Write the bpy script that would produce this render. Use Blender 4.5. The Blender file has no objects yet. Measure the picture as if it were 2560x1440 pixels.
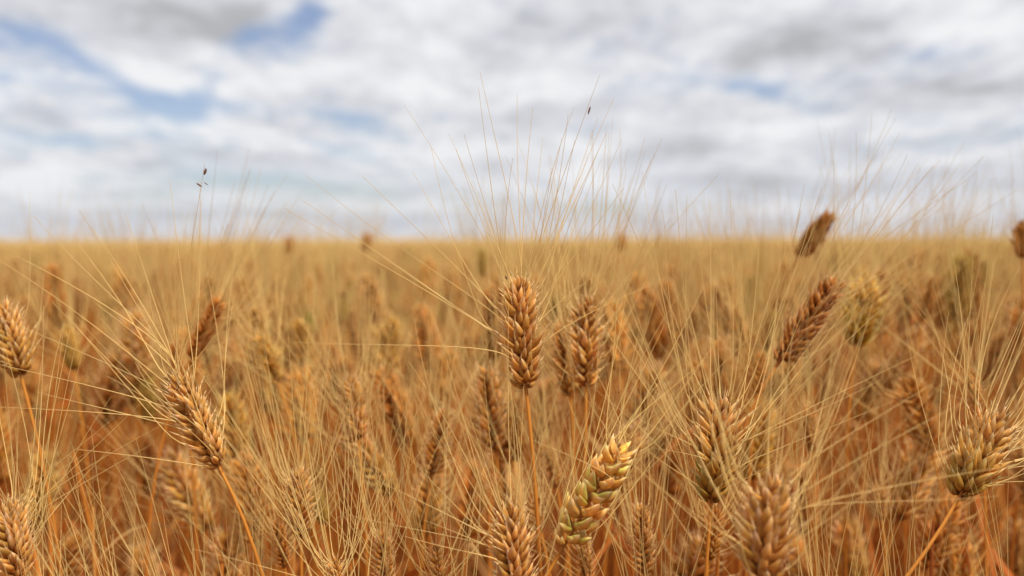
import bpy, math, random
import numpy as np
from mathutils import Matrix, Vector

# ------------------------------------------------------------------ camera, sky, sun
S = bpy.context.scene
C = S.collection
W_PX, H_PX, F_PX = 2560.0, 1440.0, 2489.0
CAM_Z = 0.90
PITCH = math.radians(2.83)
ROLL = math.radians(0.2)
cam = bpy.data.cameras.new('camera')
cam.sensor_width = 36.0
cam.lens = 36.0 * F_PX / W_PX
cam.clip_start, cam.clip_end = 0.02, 20000.0
cam.dof.use_dof = True
cam.dof.focus_distance = 0.605
cam.dof.aperture_fstop = 4.2
cam.dof.aperture_blades = 0
cob = bpy.data.objects.new('camera', cam)
C.objects.link(cob)
CAM_M = Matrix.Translation((0, 0, CAM_Z)) @ Matrix.Rotation(math.radians(90) - PITCH, 4, 'X') @ Matrix.Rotation(-ROLL, 4, 'Z')
cob.matrix_world = CAM_M
S.camera = cob
CAMN = np.array(CAM_M)
CINV = np.linalg.inv(CAMN)


def at(x, y, d):
    """the point that the photograph shows at pixel x, y, d metres in front of the lens"""
    p = CAMN @ np.array([(x - W_PX / 2) / F_PX * d, -(y - H_PX / 2) / F_PX * d, -d, 1.0])
    return p[:3]


def px(p):
    q = CINV @ np.array([p[0], p[1], p[2], 1.0])
    d = -q[2]
    return q[0] / d * F_PX + W_PX / 2, -q[1] / d * F_PX + H_PX / 2, d


S.view_settings.view_transform = 'Standard'
S.view_settings.look = 'None'
S.view_settings.gamma = 1.0
S.view_settings.exposure = 0.0
S.cycles.use_denoising = True
S.cycles.max_bounces = 12
S.cycles.diffuse_bounces = 6
S.cycles.transmission_bounces = 8
S.cycles.caustics_reflective = False
S.cycles.caustics_refractive = False

SUN_EL, SUN_AZ = math.radians(61), math.radians(128)     # azimuth clockwise from the view direction
sl = bpy.data.lights.new('sun', 'SUN')
sl.energy = 5.0
sl.angle = math.radians(11)
sl.color = (1.0, 0.95, 0.86)
so = bpy.data.objects.new('sun', sl)
C.objects.link(so)
sdir = Vector((math.sin(SUN_AZ) * math.cos(SUN_EL), math.cos(SUN_AZ) * math.cos(SUN_EL), math.sin(SUN_EL)))
so.rotation_euler = sdir.to_track_quat('Z', 'Y').to_euler()
so.location = (0, 0, 10)


class NG:
    """small helper that writes node maths"""

    def __init__(self, tree):
        self.t = tree

    def n(self, typ, **kw):
        nd = self.t.nodes.new(typ)
        for k, v in kw.items():
            setattr(nd, k, v)
        return nd

    def put(self, sock, v):
        if isinstance(v, bpy.types.NodeSocket):
            self.t.links.new(v, sock)
        else:
            sock.default_value = v

    def m(self, op, a, b=0.0, c=None, clamp=False):
        nd = self.n('ShaderNodeMath', operation=op, use_clamp=clamp)
        self.put(nd.inputs[0], a)
        self.put(nd.inputs[1], b)
        if c is not None:
            self.put(nd.inputs[2], c)
        return nd.outputs[0]

    def step(self, x, lo, hi):
        nd = self.n('ShaderNodeMapRange', interpolation_type='SMOOTHSTEP')
        self.put(nd.inputs[0], x)
        nd.inputs[1].default_value, nd.inputs[2].default_value = lo, hi
        return nd.outputs[0]

    def mix(self, f, a, b, blend='MIX'):
        nd = self.n('ShaderNodeMix', data_type='RGBA', blend_type=blend)
        self.put(nd.inputs[0], f)
        self.put(nd.inputs[6], a)
        self.put(nd.inputs[7], b)
        return nd.outputs[2]

    def noise(self, vec, scale, detail=4.0, rough=0.5, dist=0.0):
        nd = self.n('ShaderNodeTexNoise')
        self.put(nd.inputs['Vector'], vec)
        nd.inputs['Scale'].default_value = scale
        nd.inputs['Detail'].default_value = detail
        nd.inputs['Roughness'].default_value = rough
        nd.inputs['Distortion'].default_value = dist
        return nd.outputs[0]


def build_world():
    w = bpy.data.worlds.new('World')
    S.world = w
    w.use_nodes = True
    t = w.node_tree
    t.nodes.clear()
    g = NG(t)
    tc = g.n('ShaderNodeTexCoord').outputs['Generated']
    sp = g.n('ShaderNodeSeparateXYZ')
    t.links.new(tc, sp.inputs[0])
    X, Y, Z = sp.outputs
    sky = g.n('ShaderNodeTexSky', sky_type='NISHITA', sun_disc=False)
    sky.sun_elevation, sky.sun_rotation = SUN_EL, SUN_AZ
    sky.air_density, sky.dust_density, sky.ozone_density = 1.0, 0.6, 1.4
    # the cloud layer lies on a level sheet far overhead, so it closes up towards the horizon
    up = g.m('ADD', g.m('MAXIMUM', Z, 0.0), 0.09)
    cx, cy = g.m('DIVIDE', X, up), g.m('DIVIDE', Y, up)
    cv = g.n('ShaderNodeCombineXYZ')
    g.put(cv.inputs[0], g.m('MULTIPLY', cx, 1.7))
    g.put(cv.inputs[1], g.m('MULTIPLY', cy, 0.9))
    cv.inputs[2].default_value = 3.7
    P = cv.outputs[0]
    # bearings of single clouds and gaps, as slopes over the forward axis
    yy = g.m('MAXIMUM', Y, 0.05)
    U, V = g.m('DIVIDE', X, yy), g.m('DIVIDE', Z, yy)
    front = g.step(Y, 0.1, 0.45)
    wob = g.noise(tc, 7.0, 4, 0.6)
    wob2 = g.noise(g_shift(g, tc, 5.3), 7.0, 4, 0.6)
    U = g.m('ADD', U, g.m('MULTIPLY', g.m('SUBTRACT', wob, 0.5), 0.07))
    V = g.m('ADD', V, g.m('MULTIPLY', g.m('SUBTRACT', wob2, 0.5), 0.045))

    def blobs(lst):
        tot = None
        for (x, y, rx, ry, rot, amp) in lst:
            d = at(x, y, 1.0) - np.array([0, 0, CAM_Z])
            u0, v0 = d[0] / d[1], d[2] / d[1]
            c, s = math.cos(math.radians(rot)), math.sin(math.radians(rot))
            du, dv = g.m('SUBTRACT', U, u0), g.m('SUBTRACT', V, v0)
            a = g.m('ADD', g.m('MULTIPLY', du, c * F_PX / rx), g.m('MULTIPLY', dv, s * F_PX / rx))
            b = g.m('ADD', g.m('MULTIPLY', du, -s * F_PX / ry), g.m('MULTIPLY', dv, c * F_PX / ry))
            r2 = g.m('ADD', g.m('MULTIPLY', a, a), g.m('MULTIPLY', b, b))
            e = g.m('MULTIPLY', g.m('POWER', 2.718, g.m('MULTIPLY', r2, -1.0)), amp)
            tot = e if tot is None else g.m('ADD', tot, e)
        return g.m('MULTIPLY', tot, front)

    # x, y, half width, half height, tilt (counter-clockwise), strength
    gaps = blobs([
        (728, 78, 110, 75, 50, 1.0), (600, 100, 70, 35, 20, .75), (75, 85, 120, 36, -12, .7), (215, 165, 100, 34, -30, .5),
        (400, 258, 90, 26, -18, .9), (500, 225, 80, 34, 25, .6), (560, 265, 110, 22, -5, .5), (920, 305, 110, 34, -10, .55),
        (1880, 235, 95, 26, -12, .85), (650, 468, 130, 18, -3, .7), (170, 345, 150, 20, 0, .55), (240, 445, 70, 14, 0, .6),
        (870, 380, 120, 24, -8, .5), (2080, 255, 120, 22, 4, .4), (2330, 130, 110, 28, 6, .45), (1640, 60, 90, 26, 22, .4),
        (1450, 525, 240, 18, 0, .55), (420, 345, 130, 16, -6, .35), (2300, 350, 160, 22, 2, .35), (0, 200, 40, 25, 0, .6),
        (1100, 290, 80, 18, -10, .35), (780, 20, 50, 40, 60, .5), (420, 330, 560, 140, -16, .36), (640, 490, 520, 60, 0, .5), (330, 240, 330, 40, -22, .08), (1750, 230, 420, 60, 4, .15)])
    dark = blobs([
        (400, 35, 300, 62, -4, 1.0), (560, 60, 150, 40, 10, .4), (2000, 105, 170, 42, 14, .95), (1860, 170, 120, 34, 14, .6),
        (1350, 300, 130, 46, -6, .55), (1180, 140, 130, 60, 6, .45), (2420, 225, 200, 34, 4, .5), (1680, 372, 150, 26, 0, .5),
        (60, 270, 160, 40, 0, .3), (1990, 460, 360, 28, 0, .55), (600, 405, 260, 20, 0, .3), (1600, 200, 240, 40, 10, .2),
        (880, 470, 200, 14, 0, .35), (350, 555, 600, 24, 0, .3), (1700, 555, 900, 20, 0, .3), (1300, 400, 180, 20, 0, .35), (2500, 445, 160, 30, 0, .5)])
    lite = blobs([
        (95, 438, 105, 38, -4, 1.5), (690, 28, 45, 38, 30, .9), (1440, 455, 130, 28, -2, .9), (1250, 250, 110, 50, 0, .5),
        (2450, 80, 170, 60, 0, .6), (1010, 180, 190, 80, -15, .5), (350, 180, 260, 50, -20, .6), (560, 330, 300, 36, -8, .5),
        (1530, 360, 110, 40, 20, .5), (1150, 365, 110, 34, 0, .7), (1960, 310, 160, 36, 4, .5), (900, 520, 400, 18, 0, .5),
        (2300, 530, 300, 22, 0, .6), (30, 235, 70, 40, 0, .5), (150, 500, 300, 12, 0, .4), (1700, 30, 200, 40, 0, .35)])
    n1 = g.noise(P, 1.25, 7, 0.58, 0.35)
    n2 = g.noise(g_shift(g, P, 9.1), 1.3, 7, 0.6, 0.3)
    n3 = g.noise(g_shift(g, P, 2.2), 4.6, 6, 0.62, 0.25)
    n4 = g.noise(g_shift(g, P, 4.4), 13.0, 4, 0.6, 0.2)
    cover = g.m('ADD', n1, 0.12)
    cover = g.m('ADD', cover, g.m('MULTIPLY', g.m('SUBTRACT', n3, 0.5), 0.6))
    cover = g.m('ADD', cover, g.m('MULTIPLY', g.m('SUBTRACT', n4, 0.5), 0.25))
    cover = g.m('SUBTRACT', cover, g.m('MULTIPLY', gaps, 0.52))
    cover = g.m('ADD', cover, g.m('MULTIPLY', g.m('ADD', dark, lite), 0.12))
    alpha = g.m('MAXIMUM', g.step(cover, 0.02, 0.64), 0.14)
    tone = g.m('ADD', g.m('MULTIPLY', g.m('SUBTRACT', n2, 0.5), 1.8), g.m('MULTIPLY', g.m('SUBTRACT', n3, 0.5), 1.15))
    tone = g.m('ADD', tone, g.m('MULTIPLY', g.m('SUBTRACT', n4, 0.5), 0.22))
    tone = g.m('ADD', g.m('ADD', tone, 0.63), g.m('SUBTRACT', g.m('MULTIPLY', lite, 0.5), g.m('MULTIPLY', dark, 0.55)))
    cr = g.n('ShaderNodeValToRGB')
    t.links.new(tone, cr.inputs[0])
    el = cr.color_ramp.elements
    el[0].position, el[0].color = 0.05, (4.7, 4.75, 4.95, 1)
    el[1].position, el[1].color = 0.95, (8.9, 8.95, 9.1, 1)
    e = el.new(0.5)
    e.color = (6.7, 6.85, 7.3, 1)
    # thin bluish veil low over the horizon
    veil = g.m('MULTIPLY', g.m('SUBTRACT', 1.0, g.step(Z, 0.0, 0.09)), 0.4)
    cloud = g.mix(veil, cr.outputs[0], (6.0, 6.35, 7.2, 1))
    blue = g.mix(1.0, sky.outputs[0], (1.0, 0.985, 1.12, 1), 'MULTIPLY')
    col = g.mix(alpha, blue, cloud)
    bg = g.n('ShaderNodeBackground')
    bg.inputs[1].default_value = 0.1
    t.links.new(col, bg.inputs[0])
    out = g.n('ShaderNodeOutputWorld')
    t.links.new(bg.outputs[0], out.inputs[0])


def g_shift(g, vec, k):
    nd = g.n('ShaderNodeVectorMath', operation='ADD')
    g.put(nd.inputs[0], vec)
    nd.inputs[1].default_value = (k, -k * 1.7, k * 0.6)
    return nd.outputs[0]


build_world()

# ------------------------------------------------------------------ materials
def plant_material(name, rough, trans, streak, spec=0.25, uvscale=(7.0, 0.7, 1.0), bump=0.0):
    m = bpy.data.materials.new(name)
    m.use_nodes = True
    t = m.node_tree
    t.nodes.clear()
    g = NG(t)
    at_ = g.n('ShaderNodeAttribute', attribute_name='col')
    oi = g.n('ShaderNodeObjectInfo')
    base = g.mix(1.0, at_.outputs['Color'], oi.outputs['Color'], 'MULTIPLY')
    uv = g.n('ShaderNodeUVMap')
    mp = g.n('ShaderNodeMapping')
    t.links.new(uv.outputs[0], mp.inputs[0])
    mp.inputs['Scale'].default_value = uvscale
    rnd = g.n('ShaderNodeCombineXYZ')
    g.put(rnd.inputs[2], g.m('MULTIPLY', oi.outputs['Random'], 37.0))
    t.links.new(rnd.outputs[0], mp.inputs['Location'])
    nz = g.noise(mp.outputs[0], 1.6, 4, 0.6)
    k = g.m('ADD', 1.0, g.m('MULTIPLY', g.m('SUBTRACT', nz, 0.5), 2.0 * streak))
    kv = g.n('ShaderNodeCombineColor')
    for i in range(3):
        g.put(kv.inputs[i], k)
    base = g.mix(1.0, base, kv.outputs[0], 'MULTIPLY')
    pr = g.n('ShaderNodeBsdfPrincipled')
    t.links.new(base, pr.inputs['Base Color'])
    pr.inputs['Roughness'].default_value = rough
    pr.inputs['Specular IOR Level'].default_value = spec
    if bump:
        bp = g.n('ShaderNodeBump')
        bp.inputs['Strength'].default_value = bump
        bp.inputs['Distance'].default_value = 0.0004
        t.links.new(nz, bp.inputs['Height'])
        t.links.new(bp.outputs[0], pr.inputs['Normal'])
    tr = g.n('ShaderNodeBsdfTranslucent')
    t.links.new(base, tr.inputs['Color'])
    mx = g.n('ShaderNodeMixShader')
    mx.inputs[0].default_value = trans
    t.links.new(pr.outputs[0], mx.inputs[1])
    t.links.new(tr.outputs[0], mx.inputs[2])
    o = g.n('ShaderNodeOutputMaterial')
    t.links.new(mx.outputs[0], o.inputs[0])
    return m


M_HUSK = plant_material('dry_husk', 0.68, 0.26, 0.75, 0.12, (5.5, 0.9, 1.0), 0.7)
M_AWN = plant_material('dry_awn', 0.5, 0.3, 0.0, 0.25)
M_STEM = plant_material('dry_straw', 0.42, 0.12, 0.25, 0.35, (3.0, 6.0, 1.0))
M_LEAF = plant_material('dry_leaf', 0.6, 0.35, 0.35, 0.2, (6.0, 1.0, 1.0))
MATS = [M_HUSK, M_AWN, M_STEM, M_LEAF]

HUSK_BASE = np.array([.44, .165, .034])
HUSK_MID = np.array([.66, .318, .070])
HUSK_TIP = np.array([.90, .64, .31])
AWN_LO = np.array([.88, .645, .245])
AWN_HI = np.array([.76, .535, .20])
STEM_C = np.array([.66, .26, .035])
STEM_LO = np.array([.43, .115, .018])  # redder foot of the straw, darkened too for the shade low in the crop
LEAF_C = np.array([.54, .20, .04])

# ------------------------------------------------------------------ geometry (quads only)
class Geo:
    """vertex, quad, colour, uv and material arrays that pile up"""

    def __init__(self):
        self.V, self.Q, self.K, self.T, self.M, self.n = [], [], [], [], [], 0

    def add(self, V, Q, K, T=None, mat=0):
        if len(V) == 0:
            return
        self.V.append(np.asarray(V, np.float32))
        self.Q.append(np.asarray(Q, np.int64) + self.n)
        self.K.append(np.broadcast_to(np.asarray(K, np.float32), (len(V), 3)))
        self.T.append(np.zeros((len(V), 2), np.float32) if T is None else np.asarray(T, np.float32))
        self.M.append(np.full(len(Q), mat, np.int32))
        self.n += len(V)

    def arrays(self):
        return (np.concatenate(self.V), np.concatenate(self.Q), np.concatenate(self.K), np.concatenate(self.T), np.concatenate(self.M))

    def mesh(self, name, mats):
        V, Q, K, T, M = self.arrays()
        return make_mesh(name, V, Q, K, T, M, mats)


def make_mesh(name, V, Q, K, T, M, mats):
    me = bpy.data.meshes.new(name)
    me.vertices.add(len(V))
    me.vertices.foreach_set('co', V.astype(np.float32).ravel())
    me.loops.add(Q.size)
    me.loops.foreach_set('vertex_index', Q.astype(np.int32).ravel())
    me.polygons.add(len(Q))
    me.polygons.foreach_set('loop_start', (np.arange(len(Q)) * 4).astype(np.int32))
    for m in mats:
        me.materials.append(m)
    if len(mats) > 1:
        me.polygons.foreach_set('material_index', M)
    me.update(calc_edges=True)
    me.polygons.foreach_set('use_smooth', np.ones(len(Q), bool))
    ca = me.color_attributes.new('col', 'FLOAT_COLOR', 'POINT')
    rgba = np.ones((len(V), 4), np.float32)
    rgba[:, :3] = K
    ca.data.foreach_set('color', rgba.ravel())
    uvl = me.uv_layers.new(name='UVMap')
    uvl.data.foreach_set('uv', T[Q.ravel()].astype(np.float32).ravel())
    return me


def unit(v):
    v = np.asarray(v, float)
    return v / (np.linalg.norm(v, axis=-1, keepdims=True) + 1e-12)


def tubes(P, R, k):
    """P (m,n,3) paths, R (m,n) radii -> one skin of k sides along each"""
    m, n = P.shape[:2]
    tg = np.gradient(P, axis=1)
    tg = unit(tg)
    ref = np.where(np.abs(tg[:, :1, 2:3]) > 0.9, np.array([1.0, 0, 0]), np.array([0, 0, 1.0]))
    a = unit(np.cross(tg, np.broadcast_to(ref, tg.shape)))
    b = np.cross(tg, a)
    an = np.arange(k) / k * 2 * np.pi
    ring = a[:, :, None, :] * np.cos(an)[None, None, :, None] + b[:, :, None, :] * np.sin(an)[None, None, :, None]
    V = (P[:, :, None, :] + ring * R[:, :, None, None]).reshape(-1, 3)
    i = np.arange(m)[:, None, None] * n * k
    j = np.arange(n - 1)[None, :, None] * k
    c = np.arange(k)[None, None, :]
    c2 = (c + 1) % k
    Q = np.stack(np.broadcast_arrays(i + j + c, i + j + c2, i + j + k + c2, i + j + k + c), -1).reshape(-1, 4)
    T = np.stack(np.broadcast_arrays((c / k), np.arange(n)[None, :, None] / (n - 1) + 0 * i), -1)[:].astype(float)
    T = np.broadcast_to(T, (m, n, k, 2)).reshape(-1, 2)
    return V, Q, T


def ribbons(P, Wd, side):
    """flat strips: P (m,n,3), Wd (m,n) half widths, side (m,n,3) unit vectors across"""
    m, n = P.shape[:2]
    V = np.stack([P - side * Wd[..., None], P + side * Wd[..., None]], 2).reshape(-1, 3)
    i = np.arange(m)[:, None] * n * 2
    j = np.arange(n - 1)[None, :] * 2
    Q = np.stack([i + j, i + j + 1, i + j + 3, i + j + 2], -1).reshape(-1, 4)
    T = np.stack(np.broadcast_arrays(np.array([0.0, 1.0])[None, None, :], (np.arange(n) / (n - 1))[None, :, None]), -1)
    T = np.broadcast_to(T, (m, n, 2, 2)).reshape(-1, 2)
    return V, Q, T


def husk(nu, nv, keel=0.32, curl=0.12):
    """one scale of the ear: z 0..1 along it, x outwards, y across"""
    u = np.linspace(0, 1, nu) ** 0.92 if nu > 3 else np.array([0, .42, 1.0])
    prof = np.sin(np.pi * np.clip(u, 0, 1) ** 0.66) ** 0.85 * (1 - 0.25 * u)
    prof = np.maximum(prof, 0.0)
    prof[0], prof[-1] = 0.22, 0.03
    if nu > 6:
        prof[-2] *= 0.72
    v = np.arange(nv) / nv * 2 * np.pi
    cx, sy = np.cos(v), np.sin(v)
    rx = np.where(cx > 0, 0.86, 0.45) * cx * (1 + keel * np.clip(cx, 0, 1) ** 8)
    x = prof[:, None] * rx[None, :] * 0.5
    xo = 0.26 * np.sin(np.pi * u * 0.95) + curl * np.clip(u - .7, 0, 1) ** 1.5 * 4
    x = x + xo[:, None]
    y = prof[:, None] * sy[None, :] * 0.5
    z = np.broadcast_to(u[:, None], x.shape)
    V = np.stack([x, y, z], -1).reshape(-1, 3)
    i = np.arange(nu - 1)[:, None] * nv
    j = np.arange(nv)[None, :]
    j2 = (j + 1) % nv
    Q = np.stack([i + j, i + j2, i + nv + j2, i + nv + j], -1).reshape(-1, 4)
    T = np.stack(np.broadcast_arrays((v / (2 * np.pi))[None, :], u[:, None]), -1).reshape(-1, 2)
    return V, Q, T, np.repeat(u, nv)


HUSKS = {0: husk(11, 12), 1: husk(7, 7), 2: husk(3, 4), 3: husk(3, 4)}


def rot(axis, ang):
    return np.array(Matrix.Rotation(ang, 3, axis))


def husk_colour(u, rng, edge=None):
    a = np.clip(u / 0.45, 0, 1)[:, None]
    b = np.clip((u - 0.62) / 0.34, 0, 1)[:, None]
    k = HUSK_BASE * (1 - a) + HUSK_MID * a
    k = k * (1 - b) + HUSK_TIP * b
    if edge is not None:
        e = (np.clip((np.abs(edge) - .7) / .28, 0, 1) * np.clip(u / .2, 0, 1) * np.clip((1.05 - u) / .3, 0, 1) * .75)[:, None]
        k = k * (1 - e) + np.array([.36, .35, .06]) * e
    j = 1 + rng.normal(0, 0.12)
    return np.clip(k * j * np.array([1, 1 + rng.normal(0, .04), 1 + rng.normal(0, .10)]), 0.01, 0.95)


# scales of one spikelet in millimetres: offset x, y, z, fan angle, lean outwards, length, width, thickness, bears an awn
SCALES = [
    (0.6, -1.8, 0.0, -40, 10, 10.4, 5.4, 3.4, -78, False),
    (0.6, 1.8, 0.0, 40, 10, 10.4, 5.4, 3.4, 78, False),
    (1.0, -1.7, 1.2, -35, 4, 13.6, 5.2, 4.4, -48, True),
    (1.0, 1.7, 1.2, 35, 4, 13.6, 5.2, 4.4, 48, True),
    (0.3, -1.0, 3.0, -16, -2, 12.0, 4.4, 4.0, -30, False),
    (0.3, 1.0, 3.0, 16, -2, 12.0, 4.4, 4.0, 30, False),
    (1.6, 0.0, 2.0, 0, 11, 11.6, 4.4, 5.0, 0, True)]


def scale_frames(rng, jit=1.0):
    out = []
    for (x, y, z, fan, lean, ln, wd, th, turn, awn) in SCALES:
        fan = fan + rng.normal(0, 6) * jit
        lean = lean + rng.normal(0, 5) * jit
        R = rot('X', -math.radians(fan)) @ rot('Y', math.radians(lean)) @ rot('Z', math.radians(turn + rng.normal(0, 8) * jit))
        D = np.diag([th, wd, ln * (1 + rng.normal(0, .08) * jit)]) * 1e-3
        A = np.eye(4)
        A[:3, :3] = R @ D
        A[:3, 3] = np.array([x, y, z]) * 1e-3
        out.append((A, R, awn))
    return out


def apply(A, V):
    return V @ A[:3, :3].T + A[:3, 3]


def spikelet_geo(geo, rng, lod, A=np.eye(4), tint=1.0, frames=None, green=False, beaks=True):
    frames = frames or scale_frames(rng)
    if lod == 2:
        frames = [frames[2], frames[3], frames[6]]
    if lod == 3:
        V, Q, T, u = HUSKS[3]
        D = np.eye(4)
        D[:3, :3] = np.diag([8.5, 20.0, 14.0]) * 1e-3
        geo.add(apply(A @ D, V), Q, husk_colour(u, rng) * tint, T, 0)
        return
    V, Q, T, u = HUSKS[lod]
    for (B, R, awn) in frames:
        W = V.copy()
        if lod < 2:
            W[:, 0] += rng.normal(.05, .16) * u ** 3
            W[:, 1] += rng.normal(0, .20) * u ** 2.5
            W[:, 1] *= 1 + rng.normal(0, .12)
            W[:, 0] += .05 * np.sin(W[:, 1] * rng.uniform(5, 9) + u * rng.uniform(2, 6)) * np.clip(u * 2, 0, 1)
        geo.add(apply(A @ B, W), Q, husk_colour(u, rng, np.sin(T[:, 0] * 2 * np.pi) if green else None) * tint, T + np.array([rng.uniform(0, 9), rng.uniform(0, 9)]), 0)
        if beaks and lod < 2 and (lod == 0 or not awn):
            t = np.linspace(0, 1, 4)[:, None]
            tip = W[-1:] * .98 + W[-2:-1] * .02
            dv = np.array([[.10 + rng.normal(0, .12), rng.normal(0, .22), 1.0]]) * rng.uniform(.18, .5)
            beak = apply(A @ B, tip + dv * t + np.array([[rng.normal(0, .06), rng.normal(0, .06), 0]]) * t ** 2)
            k = 3 if lod else 4
            sc = np.linalg.norm((A @ B)[:3, 2]) / .012
            Vb, Qb, Tb = tubes(beak[None], (np.array([[.00045, .0003, .00018, .00006]]) * sc), k)
            geo.add(Vb, Qb, HUSK_TIP * rng.uniform(.85, 1.05) * tint, Tb, 0)


class Variant:
    """a ready-made spikelet that many ears share"""

    def __init__(self, seed, lod, green=False, plump=1.0):
        rng = np.random.default_rng(seed)
        self.frames = scale_frames(rng)
        if plump > 1:
            self.frames = [(f[0] @ np.diag([1.2, plump, .92, 1.0]), f[1], f[2]) for f in self.frames[:4] + self.frames[6:]]
        self.plump = plump > 1
        g = Geo()
        spikelet_geo(g, rng, lod, frames=self.frames, green=green, beaks=plump == 1)
        self.geo = g
        self.me = g.mesh('spikelet', [M_HUSK])


EAR_L = 0.070
SPIKELETS = [Variant(40 + i, 0) for i in range(6)]
GREEN_SPIKELETS = [Variant(40 + i, 0, True) for i in range(6)]
PLUMP_SPIKELETS = [Variant(60 + i, 0, False, 1.28) for i in range(6)]
PLUMP_GREEN_SPIKELETS = [Variant(60 + i, 0, True, 1.28) for i in range(6)]


def bend_frame(z, bend):
    """frame at height z of an ear whose axis turns by bend radians towards +y over its length"""
    A = np.eye(4)
    if abs(bend) < 1e-4:
        A[2, 3] = z
        return A
    r = EAR_L / bend
    th = z / r
    A[:3, 3] = [0, r * (1 - math.cos(th)), r * math.sin(th)]
    A[:3, :3] = rot('X', -th)
    return A


def ear_plan(rng, n=20, bend=0.0, spread=1.0, awn_len=0.118, fat=1.0, frames_of=None, awn_share=1.0):
    """spikelet frames and awn paths in the ear's own frame"""
    sp, aw = [], []
    for i in range(n):
        s = (i + 0.3) / n
        top = i == n - 1
        side = 1 if i % 2 else -1
        pitch = math.radians((30 - 17 * s) + rng.normal(0, 3)) * (0 if top else 1)
        sc = np.interp(s, [0, .12, .35, .75, 1], [.70, .9, 1.04, .95, .74]) * fat * (1 + rng.normal(0, .03))
        z = EAR_L * 0.87 * s
        R = rot('Z', 0 if side > 0 else math.pi)
        if top:
            R = rot('Z', math.pi / 2)
        R = R @ rot('Z', rng.normal(0, .12)) @ rot('Y', pitch)
        A = np.eye(4)
        A[:3, :3] = R * sc
        A[:3, 3] = R @ np.array([0.0006 if not top else 0, 0, 0])
        A = bend_frame(z, bend) @ A
        k = int(rng.integers(0, len(SPIKELETS)))
        sp.append((A, s, k))
        fr = SPIKELETS[k].frames
        for (B, Rf, awn) in fr:
            if not awn or rng.random() > awn_share:
                continue
            lateral = abs(B[1, 3]) > 5e-4
            if not lateral and rng.random() > 0.18 + (0.8 if top else 0):
                continue
            tip = apply(A @ B, np.array([[0.30, 0, 0.985]]))[0]
            d0 = unit(A[:3, :3] @ Rf @ np.array([0.10, 0, 1]))
            ax = bend_frame(z, bend)[:3, 2]
            out = d0 - ax * (d0 @ ax)
            out = unit(out + rng.normal(0, .28, 3))
            th = math.radians(np.interp(s, [0, .5, 1], [44, 27, 10])) * spread * rng.uniform(.45, 1.3)
            d1 = unit(ax * math.cos(th) + out * math.sin(th))
            ln = awn_len * np.interp(s, [0, .25, .7, 1], [.72, .95, 1.05, .95]) * rng.uniform(.8, 1.12)
            aw.append((i, tip, d0, d1, ln))
    return sp, aw


def awn_path(tip, d0, d1, ln, rng, n=11, curve=1.0):
    t = np.linspace(0, 1, n) ** 1.3
    w = np.clip(t / 0.22, 0, 1)[:, None]
    w = w * w * (3 - 2 * w)
    d = unit(d0[None] * (1 - w) * .8 + d1[None] * (.2 + .8 * w))
    bow = rng.normal(0, 0.16, 3) * curve
    d = unit(d + bow[None] * (t[:, None] - .3))
    seg = np.diff(t, prepend=0)[:, None] * ln
    p = tip[None] + np.cumsum(d * seg, 0)
    return p


def awn_radius(n, r0=0.00042):
    t = np.linspace(0, 1, n) ** 1.3
    return r0 * (1 - 0.68 * t ** 0.9)


def awn_colour(n, k, m):
    t = (np.linspace(0, 1, n) ** 1.3)[None, :, None, None]
    c = AWN_LO * (1 - t) + AWN_HI * t
    return np.broadcast_to(c, (m, n, k, 3)).reshape(-1, 3)


def rachis(geo, bend, lod=0):
    n, k = (10, 6) if lod < 2 else (3, 3)
    P = np.array([[bend_frame(z, bend)[:3, 3] for z in np.linspace(-0.004, EAR_L * .9, n)]])
    V, Q, T = tubes(P, np.linspace(.0011, .0007, n)[None], k)
    geo.add(V, Q, HUSK_BASE, T, 0)


def leaf_geo(geo, rng, p0, az, ln, wd, lod=0, droop=1.0, mat=3):
    n = 12 if lod < 2 else 5
    t = np.linspace(0, 1, n)
    el = math.radians(rng.uniform(50, 78)) - droop * np.radians(rng.uniform(60, 150)) * t ** 1.6
    wander = rng.normal(0, .5) * t
    d = np.stack([np.cos(el) * np.cos(az + wander), np.cos(el) * np.sin(az + wander), np.sin(el)], -1)
    P = np.asarray(p0)[None] + np.cumsum(d * (ln / n), 0)
    P[0] = p0
    tw = rng.uniform(-2.6, 2.6) * t
    a = unit(np.cross(d, [0, 0, 1.0]) + 1e-6)
    b = np.cross(d, a)
    side = a * np.cos(tw)[:, None] + b * np.sin(tw)[:, None]
    w = wd * np.interp(t, [0, .15, .6, 1], [.5, 1, .85, .06])
    K = LEAF_C * (1 + rng.normal(0, .16)) * np.array([1, 1 + rng.normal(0, .06), 1])
    if lod >= 2:
        V, Q, T = ribbons(P[None], w[None], side[None])
        geo.add(V, Q, np.clip(K, .02, .9), T, mat)
        return
    nrm = np.cross(side, d)
    mid = P + nrm * (w * 0.45)[:, None]
    V = np.stack([P - side * w[:, None], mid, P + side * w[:, None]], 1).reshape(-1, 3)
    i = np.arange(n - 1)[:, None] * 3
    j = np.arange(2)[None, :]
    Q = np.stack([i + j, i + j + 1, i + j + 4, i + j + 3], -1).reshape(-1, 4)
    T = np.stack(np.broadcast_arrays(np.array([0, .5, 1])[None], t[:, None]), -1).reshape(-1, 2)
    geo.add(V, Q, np.clip(K, .02, .9), T, mat)


def bezier(p0, p1, p2, p3, n):
    t = np.linspace(0, 1, n)[:, None]
    return p0 * (1 - t) ** 3 + 3 * p1 * t * (1 - t) ** 2 + 3 * p2 * t * t * (1 - t) + p3 * t ** 3


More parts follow.
